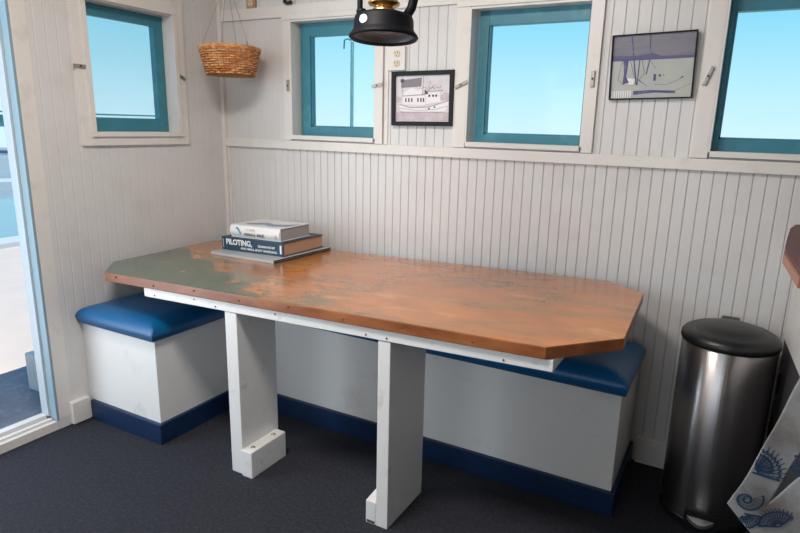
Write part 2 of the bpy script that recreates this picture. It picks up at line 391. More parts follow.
latch(r, -.735, 1.400, 0, 'y', .055); latch(r, -.262, 1.397, .45, 'y', .045)

# ------------------------------------------------------------------ door frame and threshold
b = MB()
b.box(-.040, .001, DY0-.008, DY0+.002, DZ0, DZ1); b.box(-.040, .001, DY1, DY1+.012, DZ0, DZ1); b.box(-.040, .001, DY1+.012, DY0-.012, DZ1-.012, DZ1+.001)
r = struct('door_1', b, ALUB)
b = MB()
b.box(-.084, -.040, DY0-.016, DY0+.002, DZ0+.012, DZ1); b.box(-.084, -.040, DY1, DY1+.026, DZ0+.012, DZ1); b.box(-.084, -.040, DY1, DY0-.016, DZ1-.03, DZ1)
b.build('door_frame', ALU, r)
b = MB(); b.box(-.10, -.002, DY1, DY0, -.02, .036, bev=.003); b.box(-.084, -.050, DY1, DY0-.017, .036, .056, bev=.003); b.box(-.036, -.02, DY1, DY0-.013, .036, .046, bev=.002)
b.build('threshold', W_TRIM, r)

# ------------------------------------------------------------------ outside: deck, quay, water, far bank
b = MB(); b.box(-.80, -.085, -4.5, 3, -.10, -.02); o = struct('deck', b, DECK)
b = MB(); b.box(-3.9, -.80, -12, 14, -.6, -.03); struct('quay', b, CONC)
b = MB(); b.box(-4.15, -3.85, -12, 14, -.6, .02, bev=.01); struct('quay_kerb', b, FARW)
b = MB(); b.box(-48, -4.15, -30, 45, -1.7, -1.5); struct('water', b, WATER)
t = thing('railing_post', (-.47, -.79, -.02), 'white painted post with a block foot just outside the open doorway', 'post')
quick('post', t, W_TRIM, -.50, -.455, -.745, -.700, -.02, 1.07, bev=.004)
b = MB(); b.box(-.525, -.435, -.785, -.746, -.02, .155, bev=.004)
b.mi = 1
for zz in (.05, .11): b.cyl((-.434, -.765, zz), (-.437, -.765, zz), .005, 8)
b.build('foot_block', [W_TRIM, NAIL], t)

def dirp(u, v, dist):   # a place seen past the doorway, by bearing and height, used for the far shore only
    d = f_ + rr*((u-CX)/FPX) - uu*((v-CY)/FPX); d = d/math.hypot(d.x, d.y); return CP + d*dist
far = []
p = dirp(5, 118, 70); q = dirp(60, 118, 70)
ax = (q-p).normalized(); nrm = Vector((-ax.y, ax.x, 0)).normalized()
def farbox(mb, base, s0, s1, t0, t1, z0, z1):
    pts = [base + ax*s0 + nrm*t0, base + ax*s1 + nrm*t0, base + ax*s1 + nrm*t1, base + ax*s0 + nrm*t1]
    mb.prism([(v.x, v.y, z0) for v in pts], (0, 0, z1-z0))
t = thing('bridge', (p.x, p.y, -1.5), 'long teal girder bridge on far side of the water, seen through the doorway', 'bridge')
b = MB(); farbox(b, p, -30, 25, 0, 3, .15, 1.25); farbox(b, p, -30, 25, -.3, -.1, 1.45, 1.6)
b.build('girder', TEALB, t)
for s_ in (-22, -8, 8, 22):
    b = MB(); farbox(b, p, s_-.4, s_+.4, .5, 2.5, -2, .15); b.build('pier', FARW, t)
b = MB(); base = dirp(5, 140, 60); farbox(b, base, -60, 22, 0, 4, -2.5, -2.4); struct('far_bank', b, CONC)
b = MB(); base = dirp(2, 150, 46)
for k in range(46):
    s_ = random.uniform(-20, 25); c = base + ax*s_ + nrm*random.uniform(0, 2); rad = random.uniform(.5, .95)
    n0 = len(b.bm.verts); vsn = bmesh.ops.create_icosphere(b.bm, subdivisions=2, radius=rad)['verts']
    for v in vsn: v.co = v.co*random.uniform(.85, 1.15) + Vector((c.x, c.y, -1.75+rad*.5))
o = b.build('far_trees', FOL); tag(o, 'low green trees along the far shore, seen through the doorway', 'trees', kind='stuff')
base = dirp(4, 165, 36)
t = thing('moored_boat', (base.x, base.y, -1.5), 'white boat moored on the far side of the water beyond the doorway', 'boat')
b = MB(); farbox(b, base, -9, 3, 0, 1.6, -1.5, -.75); b.build('hull', FARW, t)
b = MB(); farbox(b, base, -7, 1.2, .3, 1.4, -.75, -.35); b.build('cabin', FARW, t)
b = MB(); farbox(b, base, -6.5, .9, .25, .295, -.62, -.48); b.build('window_band', FARB, t)
base = dirp(10, 182, 27)
t = thing('floating_dock', (base.x, base.y, -1.5), 'pale floating dock with a dark opening, nearer than the moored boat', 'dock')
b = MB(); farbox(b, base, -8, 4, 0, 1.5, -1.5, -1.2); b.build('platform', FARW, t)
b = MB(); farbox(b, base, .1, .9, -.02, .6, -1.2, -.7); b.build('locker', FARB, t)
# mast seen through window 2
b = MB(); b.tube([(-.62, 2.0, -1.6), (-.60, 2.0, 1.85)], .014, 10); b.tube([(-.61, 2.0, 1.86), (-.64, 2.0, 1.875), (-.675, 2.0, 1.868), (-.68, 2.0, 1.80)], .006, 8)
tag(b.build('mast', TEALB), 'slim dark teal pole with a small hooked arm outside the left back-wall window', 'pole')

# ------------------------------------------------------------------ baseboards
b = MB(); b.box(2.045, 2.44, -.014, .002, 0, .094, bev=.003); b.box(2.045, 2.44, -.010, .0, .094, .104, bev=.002); struct('baseboard_back', b, W_TRIM)
b = MB(); b.box(-.002, .026, -.918, -.840, .006, .098, bev=.003); struct('baseboard_left', b, W_TRIM)

# ------------------------------------------------------------------ benches
def cushion(name, x0, x1, y0, y1, z0, h, label, open_x=True, lip=.012):
    """domed pillow top on a short vertical band"""
    b = MB(); n, mm = 28, 28; grid = []
    for i in range(n+1):
        row = []
        for j in range(mm+1):
            s, t_ = i/n, j/mm
            s = .5-.5*math.cos(PI*s)*abs(math.cos(PI*s))**-.25 if 0 < s < 1 and abs(math.cos(PI*s)) > 1e-6 else s
            t_ = .5-.5*math.cos(PI*t_)*abs(math.cos(PI*t_))**-.25 if 0 < t_ < 1 and abs(math.cos(PI*t_)) > 1e-6 else t_
            x = x0+(x1-x0)*s; y = y0+(y1-y0)*t_
            d = min(x-x0, x1-x, y-y0, y1-y); k = min(1, max(0, d/.085))
            z = z0+.026+(h-.026)*math.sqrt(max(0, 1-(1-k)**2.1))
            row.append(b.bm.verts.new((x, y, z)))
        grid.append(row)
    for i in range(n):
        for j in range(mm): b.bm.faces.new((grid[i][j], grid[i+1][j], grid[i+1][j+1], grid[i][j+1])).smooth = True
    rim = [grid[i][0] for i in range(n+1)] + [grid[n][j] for j in range(1, mm+1)] + [grid[i][mm] for i in range(n-1, -1, -1)] + [grid[0][j] for j in range(mm-1, 0, -1)]
    low = []
    cx, cy = (x0+x1)/2, (y0+y1)/2
    for v in rim: low.append(b.bm.verts.new((v.co.x+(.006 if v.co.x < cx else -.006), v.co.y+(.006 if v.co.y < cy else -.006), z0)))
    K = len(rim)
    for i in range(K):
        f = b.bm.faces.new((rim[i], low[i], low[(i+1) % K], rim[(i+1) % K])); f.smooth = True
    b.bm.faces.new(low)
    bmesh.ops.recalc_face_normals(b.bm, faces=b.bm.faces)
    o = b.build(name, VINYL); return tag(o, label, 'cushion')
ZB = .418
t = thing('storage_bench', (.215, -.6, 0), 'short white box bench with navy base under the left end of the table', 'bench')
quick('body', t, W_BENCH, .0, .430, -.826, -.402, .0, ZB, bev=.003)
b = MB(); b.box(.027, .446, -.842, -.826, 0, .083, bev=.004); b.box(.430, .446, -.826, -.412, 0, .083, bev=.004); b.build('base_board', NAVY, t)
t = thing('storage_bench', (1.0, -.2, 0), 'long white bench along the back wall behind the table legs, navy base', 'bench')
quick('body', t, W_BENCH, .0, 2.022, -.392, -.0215, .0, ZB, bev=.003)
b = MB(); b.box(.447, 2.036, -.408, -.392, 0, .083, bev=.004); b.box(2.022, 2.036, -.392, -.016, 0, .083, bev=.004); b.build('base_board', NAVY, t)
cushion('bench_cushion', .004, .452, -.852, -.412, ZB+.001, .072, 'glossy blue vinyl cushion on the short box bench at left')
cushion('bench_cushion', .022, 2.040, -.408, -.022, ZB+.001, .072, 'blue vinyl cushion on the long bench along the back wall, mostly behind the table')

# ------------------------------------------------------------------ table (its floor has settled, so the top tilts slightly)
def tz(x): return .665+.028*(x-.8)
t = thing('dining_table', (1.1, -.45, 0), 'long clipped-corner table with worn orange and green wood top on white panel legs', 'table')
outl = [(.194, -.838), (.052, -.700), (.030, -.150), (.075, -.078), (.641, -.060), (1.889, -.064), (2.026, -.190), (2.047, -.680), (1.890, -.842)]
b = MB(); TH = .034
b.prism([(x, y, tz(x)-TH) for x, y in outl], [(x, y, tz(x)) for x, y in outl], bev=.0035)
b.bm.faces.ensure_lookup_table()
for f in b.bm.faces:
    f.normal_update(); f.material_index = 0 if f.normal.z > .9 else 1
b.build('tabletop', [TOP, TOPE], t)
# trim strip round the rim of the top, flush plugs and nails in the edge
b = MB()
for k in range(8):
    x = .26 + k*.205; b.cyl((x, -.8425, tz(x)-.012-.008*(k % 2)), (x, -.8385, tz(x)-.012-.008*(k % 2)), .0026, 8)
b.build('nail', NAIL, t)['kind'] = 'stuff'
def apron(x0, x1, y0, y1):
    b = MB(); e_ = .001
    b.prism([(x0, y0, tz(x0)-TH-.034), (x1, y0, tz(x1)-TH-.033), (x1, y1, tz(x1)-TH-.033), (x0, y1, tz(x0)-TH-.034)],
            [(x0, y0, tz(x0)-TH-e_), (x1, y0, tz(x1)-TH-e_), (x1, y1, tz(x1)-TH-e_), (x0, y1, tz(x0)-TH-e_)], bev=.002)
    return b
b = apron(.404, 1.908, -.832, -.812)
b.mi = 1
for x in (.46, .66, .76, 1.02, 1.36, 1.43, 1.78):
    b.cyl((x, -.8335, tz(x)-TH-.012-.006*(int(x*50) % 3)), (x, -.831, tz(x)-TH-.012-.006*(int(x*50) % 3)), .003, 8)
b.build('apron_board', [W_TABLE, NAIL], t)
apron(.424, 1.888, -.16, -.14).build('apron_board', W_TABLE, t)
apron(.404, .424, -.811, -.14).build('apron_board', W_TABLE, t)
apron(1.888, 1.908, -.811, -.14).build('apron_board', W_TABLE, t)
def panel_leg(x0, x1, y0, y1, fx0, fx1, fy0, fy1, fh, wedge=False):
    b = MB(); xm = (x0+x1)/2; zt = tz(xm)-TH-.002
    za = zt-.034; b.prism([(x0, y0, 0), (x0, y0, za), (x0, -.810, za), (x0, -.810, zt), (x0, y1, zt), (x0, y1, 0)], (x1-x0, 0, 0), bev=.003)
    leg = b.build('leg', W_TABLE, t)
    b = MB()
    if wedge: b.prism([(fx0, fy0, 0), (fx0, fy0, fh), (fx0, fy1, fh+.02), (fx0, fy1, 0)], (fx1-fx0, 0, 0), bev=.003)
    else: b.box(fx0, fx1, fy0, fy1, 0, fh, bev=.005)
    if not wedge:
        b.mi = 1
        for yy in (fy0+.035, fy1-.04): b.lathe([(0, .004), (.006, .003), (.009, 0)], ((fx0+fx1)/2, yy, fh), 14)
    else:
        b.mi = 1; b.box(fx0+.004, fx1-.004, fy0-.0012, fy0, .004, .012)
    f = b.build('foot_block', [W_TABLE, NAIL if wedge else LATCH], leg); return leg
panel_leg(.798, .850, -.829, -.640, .8505, .898, -.836, -.655, .100)
panel_leg(1.400, 1.441, -.829, -.600, 1.363, 1.3995, -.829, -.640, .078, True)

# ------------------------------------------------------------------ text helper
def text(body, size, M_, mat_, name, parent, sx=1.0, bold=0):
    cu = bpy.data.curves.new('tmp', 'FONT'); cu.body = body; cu.size = size; cu.extrude = .0003; cu.offset = bold
    o = bpy.data.objects.new('tmp', cu); C.objects.link(o)
    me = bpy.data.meshes.new_from_object(o.evaluated_get(bpy.context.evaluated_depsgraph_get()))
    bpy.data.objects.remove(o); me.transform(Matrix.Diagonal((sx, 1, 1, 1))); me.transform(M_)
    me.materials.clear(); me.materials.append(mat_); me.name = name
    q = bpy.data.objects.new(name, me); C.objects.link(q); q.parent = parent
    if parent.type == 'EMPTY': q.matrix_parent_inverse = Matrix.Translation(-parent.location)
    return q

# ------------------------------------------------------------------ books on the table
def book_frame(x, y, off, rz):
    return Matrix.Translation((x, y, tz(x)+off)) @ Matrix.Rotation(-.028, 4, 'Y') @ Matrix.Rotation(rz, 4, 'Z')
def book(name, Mx, w_, d_, h_, ct, cover, pages, label, round_spine=False, group=None):
    """local: spine along x at y=0, depth +y, thickness z"""
    loc = Mx.translation
    t = thing(name, loc, label, 'book', group)
    b = MB(); b.box(0, w_, 0, d_, 0, ct, bev=ct*.3); b.box(0, w_, 0, d_, h_-ct, h_, bev=ct*.3)
    if round_spine:
        pts = [(0, .004, ct*.2)] + [(0, -.010*math.sin(PI*k/8)+.002, ct*.2+(h_-ct*.4)*k/8) for k in range(9)] + [(0, .004, h_-ct*.2)]
        b.prism(pts, (w_, 0, 0))
    else: b.box(0, w_, -.001, .004, 0, h_, bev=.001)
    bmesh.ops.transform(b.bm, matrix=Mx, verts=b.bm.verts); b.build('cover', cover, t)
    b = MB(); b.box(.005, w_-.004, .0045, d_-.005, ct, h_-ct); bmesh.ops.transform(b.bm, matrix=Mx, verts=b.bm.verts); b.build('pages', pages, t)
    return t
M1 = book_frame(.282, -.392, .0005, -.075)
t1 = book('booklet', M1, .376, .352, .013, .0025, GREYB, PAPERG, 'thin grey booklet at the bottom of the book stack')
b = MB(); b.box(.3765, .378, 0, .352, 0, .004, bev=.0005); b.box(.3765, .378, 0, .352, .009, .013, bev=.0005)
bmesh.ops.transform(b.bm, matrix=M1, verts=b.bm.verts); b.build('cover_edge', BLACKB, t1)
M2 = book_frame(.290, -.333, .0145, -.03)
t2 = book('hardcover_book', M2, .354, .262, .057, .003, NAVYB, PAPERT, 'thick navy piloting book in the middle of the stack on the table')
def spine(M_, x, z, y=-.0016): return M_ @ Matrix.Translation((x, y, z)) @ Matrix.Rotation(PI/2, 4, 'X')
text('PILOTING,', .033, spine(M2, .026, .026), INKW, 'spine_title', t2, 1.0, .0011)
text('SEAMANSHIP', .0135, spine(M2, .214, .027), INKW, 'spine_title', t2, 1.22, .0002)
text('AND SMALL BOAT HANDLING', .0135, spine(M2, .112, .009), INKW, 'spine_title', t2, 1.12, .0002)
b = MB(); b.box(.008, .010, -.0018, -.001, .010, .048)
bmesh.ops.transform(b.bm, matrix=M2, verts=b.bm.verts); b.build('spine_line', INKW, t2)
b = MB()
b.prism([(.336, -.001, .010), (.345, -.001, .010), (.345, -.001, .046), (.336, -.001, .046)], (0, -.0006, 0))
bmesh.ops.transform(b.bm, matrix=M2, verts=b.bm.verts); b.build('spine_marks', INKW, t2)
M3 = book_frame(.332, -.318, .072, -.035)
t3 = book('hardcover_book', M3, .285, .190, .054, .002, WHITEB, PAPERG, 'white jacketed bird book on top of the stack', True)
text('C. LEAR', .012, spine(M3, .10, .034, -.0086), mat('pale_pink_lettering', (.55, .38, .40), .5), 'spine_title', t3, 1.2)
text('ANNALA  BALIS,', .0150, spine(M3, .085, .013, -.0088), INKK, 'spine_title', t3, 1.08, .0002)
text('C', .0150, spine(M3, .262, .013, -.0088), INKK, 'spine_title', t3, 1.1)
b = MB(); b.prism([(.036, -.0084, .044), (.047, -.0090, .047), (.058, -.0092, .036), (.070, -.0088, .018), (.062, -.0088, .016), (.050, -.0092, .032)], (0, -.0006, 0))
bmesh.ops.transform(b.bm, matrix=M3, verts=b.bm.verts); b.build('bird_mark', INKB, t3)
b = MB()   # cover painting: slate wave band across the front board
top_pts = [(.03, .05), (.08, .035), (.14, .055), (.20, .035), (.27, .06), (.275, .15), (.22, .10), (.17, .085), (.12, .11), (.07, .08)]
b.prism([(x, y, .0541) for x, y in top_pts], (0, 0, .0004)); bmesh.ops.transform(b.bm, matrix=M3, verts=b.bm.verts); b.build('cover_picture', INKS, t3)

# ------------------------------------------------------------------ framed pictures
def strip(b, pts, wd, y=0):
    """pen line as thin ribbon in the x-z plane"""
    for (x0, z0), (x1, z1) in zip(pts, pts[1:]):
        d = Vector((x1-x0, 0, z1-z0)); 
        if d.length < 1e-6: continue
        n_ = Vector((-d.z, 0, d.x)).normalized()*wd/2; a = Vector((x0, y, z0)); c = Vector((x1, y, z1))
        b.prism([a-n_, c-n_, c+n_, a+n_], (0, -.0002, 0))
def poly(b, pts, y): b.prism([(x, y, z) for x, z in pts], (0, -.0002, 0))
def place(o_list, Mx):
    for o in o_list: o.data.transform(Mx)
def picture(x, z, w_, h_, fr, fd, rot, tilt, label, draw, framemat, papercol):
    """local origin: lower-left corner, picture in x-z plane, front to -y"""
    Mx = Matrix.Translation((x, -.004, z)) @ Matrix.Rotation(rot, 4, 'Y') @ Matrix.Rotation(tilt, 4, 'X')
    t = thing('framed_picture', (x+w_/2, -.006, z), label, 'picture')
    b = MB()
    b.box(0, w_, -fd, 0, 0, fr, bev=.0015); b.box(0, w_, -fd, 0, h_-fr, h_, bev=.0015); b.box(0, fr, -fd, 0, fr, h_-fr, bev=.0015); b.box(w_-fr, w_, -fd, 0, fr, h_-fr, bev=.0015)
    bmesh.ops.transform(b.bm, matrix=Mx, verts=b.bm.verts); b.build('frame', framemat, t)
    groups = {}
    draw(groups, w_, h_)
    order = [('print', papercol, None)]
    b = MB(); b.box(fr-.001, w_-fr+.001, -fd*.45, -fd*.3, fr-.001, h_-fr+.001)
    mats = [papercol]
    for i, (mm, fn) in enumerate(groups.items()):
        b.mi = i+1; mats.append(fn[0]); fn[1](b, -fd*.45)
    bmesh.ops.transform(b.bm, matrix=Mx, verts=b.bm.verts); b.build('print', mats, t)
    return t
PGREY = mat('print_mid_grey', (.22, .20, .22), .5); PMAUVE = mat('print_mauve', (.50, .40, .44), .5, noise=(40, (.62, .54, .57), .4, .7))
PWHITE = mat('print_pale', (.66, .63, .66), .45, noise=(25, (.58, .54, .58), .45, .7)); PWHITE2 = mat('print_white', (.80, .78, .80), .5)
PDARK = mat('print_dark', (.06, .055, .07), .5)
PINDIGO = mat('print_indigo', (.10, .09, .22), .5); PSKY = mat('print_overcast', (.21, .20, .24), .45, noise=(14, (.14, .13, .20), .4, .62), stretch=(.3, 1, 1.4))
PAPER2 = mat('print_greenish_paper', (.46, .48, .44), .4, noise=(9, (.40, .42, .41), .4, .7)); PSLATE = mat('print_slate_blue', (.07, .07, .20), .45, noise=(20, (.16, .15, .28), .5, .7))
def draw_boat(G, w_, h_):
    X = lambda a: a*w_; Z = lambda a: a*h_
    def P(L_): return [(X(a), Z(c)) for a, c in L_]
    G['water'] = (PMAUVE, lambda b, y: (poly(b, P([(.07, .09), (.93, .09), (.93, .25), (.07, .25)]), y), poly(b, P([(.07, .42), (.14, .44), (.16, .52), (.07, .55)]), y), poly(b, P([(.78, .46), (.93, .46), (.93, .58), (.86, .61), (.80, .56)]), y)))
    G['boat'] = (PWHITE2, lambda b, y: (poly(b, P([(.12, .40), (.30, .33), (.60, .34), (.93, .46), (.87, .26), (.20, .26), (.13, .30)]), y-.0003), poly(b, P([(.18, .40), (.55, .38), (.55, .56), (.18, .54)]), y-.0006), poly(b, P([(.56, .40), (.80, .44), (.78, .62), (.56, .62)]), y-.0006),
                                         poly(b, P([(.2, .62), (.32, .70), (.44, .66), (.5, .72), (.5, .58), (.2, .56)]), y-.0003)))
    G['grey'] = (PGREY, lambda b, y: (poly(b, P([(.15, .70), (.48, .72), (.49, .88), (.15, .84)]), y-.0002), strip(b, P([(.12, .40), (.3, .335), (.6, .345), (.93, .46)]), .0025, y-.0009), strip(b, P([(.12, .33), (.4, .285), (.7, .30), (.90, .36)]), .0015, y-.0009),
                                       strip(b, P([(.14, .255), (.87, .255)]), .002, y-.0009), strip(b, P([(.16, .55), (.55, .575)]), .002, y-.0009), strip(b, P([(.55, .62), (.82, .64)]), .002, y-.0009), strip(b, P([(.17, .60), (.17, .88)]), .002, y-.0009), strip(b, P([(.5, .56), (.52, .9)]), .0018, y-.0009),
                                       strip(b, P([(.60, .62), (.62, .82), (.70, .66)]), .0010, y-.0009), strip(b, P([(.55, .60), (.72, .75)]), .0009, y-.0009)))
    def dk(b, y):
        for a in (.22, .27, .32, .42, .47, .51): poly(b, P([(a, .44), (a+.022, .44), (a+.022, .51), (a, .51)]), y-.0011)
        for a in (.60, .66, .71): poly(b, P([(a, .53), (a+.03, .53), (a+.03, .57), (a, .57)]), y-.0011)
        for a, c in ((.60, .30), (.69, .33)): poly(b, P([(a, c), (a+.025, c), (a+.025, c+.03), (a, c+.03)]), y-.0011)
        poly(b, P([(.14, .80), (.20, .80), (.20, .86), (.14, .86)]), y-.0011); poly(b, P([(.54, .58), (.60, .58), (.58, .63), (.54, .66)]), y-.0011)
        for k in range(14): a = .42+k*.03; c = .62+.09*random.random(); poly(b, P([(a, c), (a+.015, c), (a+.01, c+.02)]), y-.0011)
    G['dark'] = (PDARK, dk)
picture(.956, 1.213, .277, .212, .017, .016, -.012, .0, 'black framed print of a boat with cabin and rigging, left of the two pictures', draw_boat, FRAMEB, PWHITE)
def draw_shore(G, w_, h_):
    X = lambda a: a*w_; Z = lambda a: a*h_
    def P(L_): return [(X(a), Z(c)) for a, c in L_]
    G['sky'] = (PSKY, lambda b, y: poly(b, P([(.012, .60), (.988, .60), (.988, .985), (.012, .985)]), y))
    G['hor'] = (PINDIGO, lambda b, y: poly(b, P([(.012, .60), (.988, .60), (.988, .64), (.6, .65), (.5, .70), (.3, .67), (.012, .68)]), y-.0003))
    def ink(b, y):
        strip(b, P([(.24, .96), (.30, .45), (.33, .22)]), .004, y-.0006); strip(b, P([(.46, .97), (.47, .60), (.44, .38)]), .0032, y-.0006)
        strip(b, P([(.13, .62), (.38, .62), (.5, .66)]), .002, y-.0006); strip(b, P([(.35, .6), (.34, .22)]), .003, y-.0006)
        poly(b, P([(.15, .62), (.22, .62), (.20, .36), (.24, .26), (.16, .24), (.17, .4)]), y-.0006)
        strip(b, P([(.14, .6), (.10, .32), (.16, .24), (.30, .22)]), .0012, y-.0006); strip(b, P([(.24, .6), (.30, .34), (.42, .24)]), .0014, y-.0006)
        strip(b, P([(.38, .6), (.42, .4), (.36, .3), (.46, .20)]), .0014, y-.0006); strip(b, P([(.47, .6), (.56, .45)]), .0010, y-.0006)
        poly(b, P([(.53, .28), (.56, .28), (.56, .38), (.53, .38)]), y-.0006); poly(b, P([(.59, .34), (.62, .34), (.61, .38), (.59, .38)]), y-.0006); poly(b, P([(.64, .35), (.66, .35), (.65, .38)]), y-.0006)
        strip(b, P([(.55, .22), (.70, .22), (.82, .28), (.88, .33)]), .0009, y-.0006); strip(b, P([(.8, .12), (.90, .18), (.97, .22)]), .0009, y-.0006)
        poly(b, P([(.84, .30), (.88, .32), (.87, .34)]), y-.0006)
        poly(b, P([(.30, .07), (.55, .10), (.80, .08), (.80, .12), (.5, .14), (.30, .13)]), y-.0006)
    G['ink'] = (PSLATE, ink)
    def st(b, y):
        for k in range(9): a = .03+k*.028; poly(b, P([(a, .03), (a+.016, .03), (a+.016, .14), (a, .14)]), y-.0006)
        poly(b, P([(.18, .24), (.29, .22), (.31, .32), (.19, .34)]), y-.0004)
    G['white'] = (PWHITE2, st)
picture(1.818, 1.318, .262, .208, .0045, .014, -.028, .05, 'thin framed blue ink drawing of masts on a shore, right of the two pictures', draw_shore, FRAMEB, PAPER2)

# ------------------------------------------------------------------ outlets and the small black bracket
def outlet(cx, cz, wd, ht, platem, label, y0=0):
    t = thing('wall_outlet', (cx, y0, cz), label, 'outlet')
    quick('cover_plate', t, platem, cx-wd/2, cx+wd/2, y0-.012, y0-.0005, cz-ht/2, cz+ht/2, bev=.002)
    for dz in (-.019, .019):
        b = MB(); pts = []
        for k in range(20):
            a = 2*PI*k/20; pts.append((cx+.0145*math.cos(a), y0-.0125, cz+dz+max(-.0125, min(.0125, .016*math.sin(a)))))
        b.prism(pts, (0, -.003, 0))
        s_ = b.build('socket', IVORY, t)
        b = MB()
        for dx in (-.006, .006): b.box(cx+dx-.0012, cx+dx+.0012, y0-.0162, y0-.0152, cz+dz-.001, cz+dz+.007)
        b.box(cx-.002, cx+.002, y0-.0162, y0-.0152, cz+dz-.010, cz+dz-.006)
        h_ = b.build('slot', SLOT, s_)
outlet(.972, 1.476, .076, .092, W_TRIM, 'ivory duplex outlet on a white plate above the boat print')
outlet(.206, 1.752, .052, .088, WOODPL, 'outlet with brown wood-toned plate near the corner above the basket', y0=0)
t = thing('cable_bracket', (.430, -.004, 1.72), 'small black and white clamp on the wall above the left back-wall window', 'bracket')
b = MB(); b.tube([(.408, -.018, 1.735), (.410, -.022, 1.722), (.428, -.024, 1.716), (.447, -.022, 1.720)], .008, 8); b.tube([(.412, -.02, 1.735), (.42, -.022, 1.765)], .006, 8)
b.build('clamp', BLACKP, t)
b = MB(); b.lathe([(0, .012), (.010, .010), (.013, 0), (.010, -.006), (0, -.008)], (.436, -.016, 1.742), 16); b.build('insulator', INKW, t)

# ------------------------------------------------------------------ hanging basket
BX, BY, BZ0, BZ1 = .245, -.192, 1.403, 1.517
t = thing('hanging_basket', (BX, BY, BZ0), 'small round woven wicker basket hung on strings in the corner', 'basket')
def brad(f): return .099+.026*f**.8
NS = 30; b = MB()
rows = 11
for i in range(rows):
    f = (i+.5)/rows; z = BZ0+.004+(BZ1-BZ0-.010)*f; K = NS*4; pts = []
    for k in range(K):
        a = 2*PI*k/K; wv = .0032*math.cos(a*NS/2 + PI*(i % 2)); r = brad(f)+wv
        pts.append((BX+r*math.cos(a), BY+r*math.sin(a), z+.0008*math.sin(a*7+i)))
    b.tube(pts, .0034 if i % 3 else .0044, 6, closed=True)
b.build('weave', WICK, t)
b = MB()
for k in range(NS):
    a = 2*PI*k/NS
    b.tube([(BX+brad(f)*math.cos(a), BY+brad(f)*math.sin(a), BZ0+(BZ1-BZ0)*f) for f in (0, .33, .66, 1)], .0030, 6)
for k in range(12):
    a = PI*k/12; b.tube([(BX+.096*math.cos(a), BY+.096*math.sin(a), BZ0+.003), (BX-.096*math.cos(a), BY-.096*math.sin(a), BZ0+.003)], .003, 6)
b.lathe([(0, .006), (.096, .006), (.096, .001), (0, .001)], (BX, BY, BZ0), 36)
b.build('stakes', WICKD, t)
b = MB()
for dz, rr_ in ((0, .126), (.006, .125)):
    b.tube([(BX+(rr_+.002*math.cos(k*2.1))*math.cos(2*PI*k/48), BY+(rr_+.002*math.cos(k*2.1))*math.sin(2*PI*k/48), BZ1+dz-.004+.001*math.sin(k*2.1)) for k in range(48)], .0050, 6, closed=True)
b.build('rim', WICK, t)
ap = (BX, BY, 1.80)
for a in (200, 120, 300, 350):
    a = math.radians(a); b = MB(); b.tube([(BX+.124*math.cos(a), BY+.124*math.sin(a), BZ1-.008), (BX+.120*math.cos(a), BY+.120*math.sin(a), BZ1+.025), ap], .0012, 5)
    b.tube([(BX+.1225*math.cos(a), BY+.1225*math.sin(a), BZ1+.002), (BX+.120*math.cos(a), BY+.120*math.sin(a), BZ1+.022)], .0032, 6)
    b.build('hanging_string', CORD, t)
b = MB(); b.tube([ap, (BX, BY, CZ)], .0015, 6); b.build('hanging_string', CORD, t)

# ------------------------------------------------------------------ hurricane lantern
LX, LY, LZ = 1.421, -.857, 1.422
t = thing('hurricane_lantern', (LX, LY, LZ), 'black hurricane lantern with brass burner hanging above the table', 'lantern')
b = MB(); b.lathe([(.074, .005), (.084, .0), (.087, .004), (.084, .010), (.078, .017), (.0750, .023), (.0740, .044), (.071, .053), (.060, .057), (.030, .059), (0, .059)], (LX, LY, LZ), 56)
b.build('tank', BLACKM, t)
b = MB(); b.lathe([(.074, .006), (.070, .014), (.058, .019), (.040, .016), (.036, .019), (.018, .018), (.008, .014), (0, .013)], (LX, LY, LZ), 48); b.build('underside', GREYM, t)
b = MB(); b.lathe([(.022, .066), (.030, .070), (.030, .078), (.022, .082), (.026, .088), (.038, .090), (.040, .094), (.024, .100), (.022, .112), (.010, .118), (0, .118)], (LX, LY, LZ-.009), 32); b.build('burner', BRASS, t)
ux, uy = .89, .455   # frame plane turned roughly to the camera
for s_, nm in ((-1, 0), (1, 1)):
    b = MB(); R1 = .060 if s_ < 0 else .064
    pts = [(R1-.012 if s_ > 0 else R1-.004, .050), (R1+.004 if s_ > 0 else R1, .075), (R1+.010 if s_ > 0 else R1, .10), (R1+.012 if s_ > 0 else R1+.002, .15), (R1+.006, .20), (R1-.01, .235), (.03, .25)]
    b.tube([(LX+s_*ux*q, LY+s_*uy*q, LZ+z) for q, z in pts], .0070 if s_ < 0 else .0115, 12); b.build('frame_tube', BLACKM, t)
b = MB()
for k in range(10):
    a = 2*PI*k/10; b.tube([(LX+.026*math.cos(a), LY+.026*math.sin(a), LZ+.090), (LX+.044*math.cos(a), LY+.044*math.sin(a), LZ+.102), (LX+.050*math.cos(a+.3), LY+.050*math.sin(a+.3), LZ+.125)], .0011, 5)
b.tube([(LX+.050*math.cos(2*PI*k/24), LY+.050*math.sin(2*PI*k/24), LZ+.105) for k in range(24)], .0014, 5, closed=True)
b.build('globe_guard', GREYM, t)
gm = glass_mat('lantern_glass')
b = MB(); b.lathe([(.030, .104), (.045, .125), (.050, .15), (.045, .185), (.032, .21)], (LX, LY, LZ), 32); b.build('glass_globe', gm, t)
b = MB(); b.lathe([(.052, .21), (.048, .22), (.035, .235), (.030, .275), (.036, .28), (.02, .292), (0, .294)], (LX, LY, LZ), 32); b.build('hood', BLACKM, t)
b = MB(); b.lathe([(.011, .066), (.013, .069), (.011, .076), (0, .078)], (LX-.046*ux, LY-.040, LZ-.010), 18); b.build('filler_cap', BLACKM, t)
b = MB()
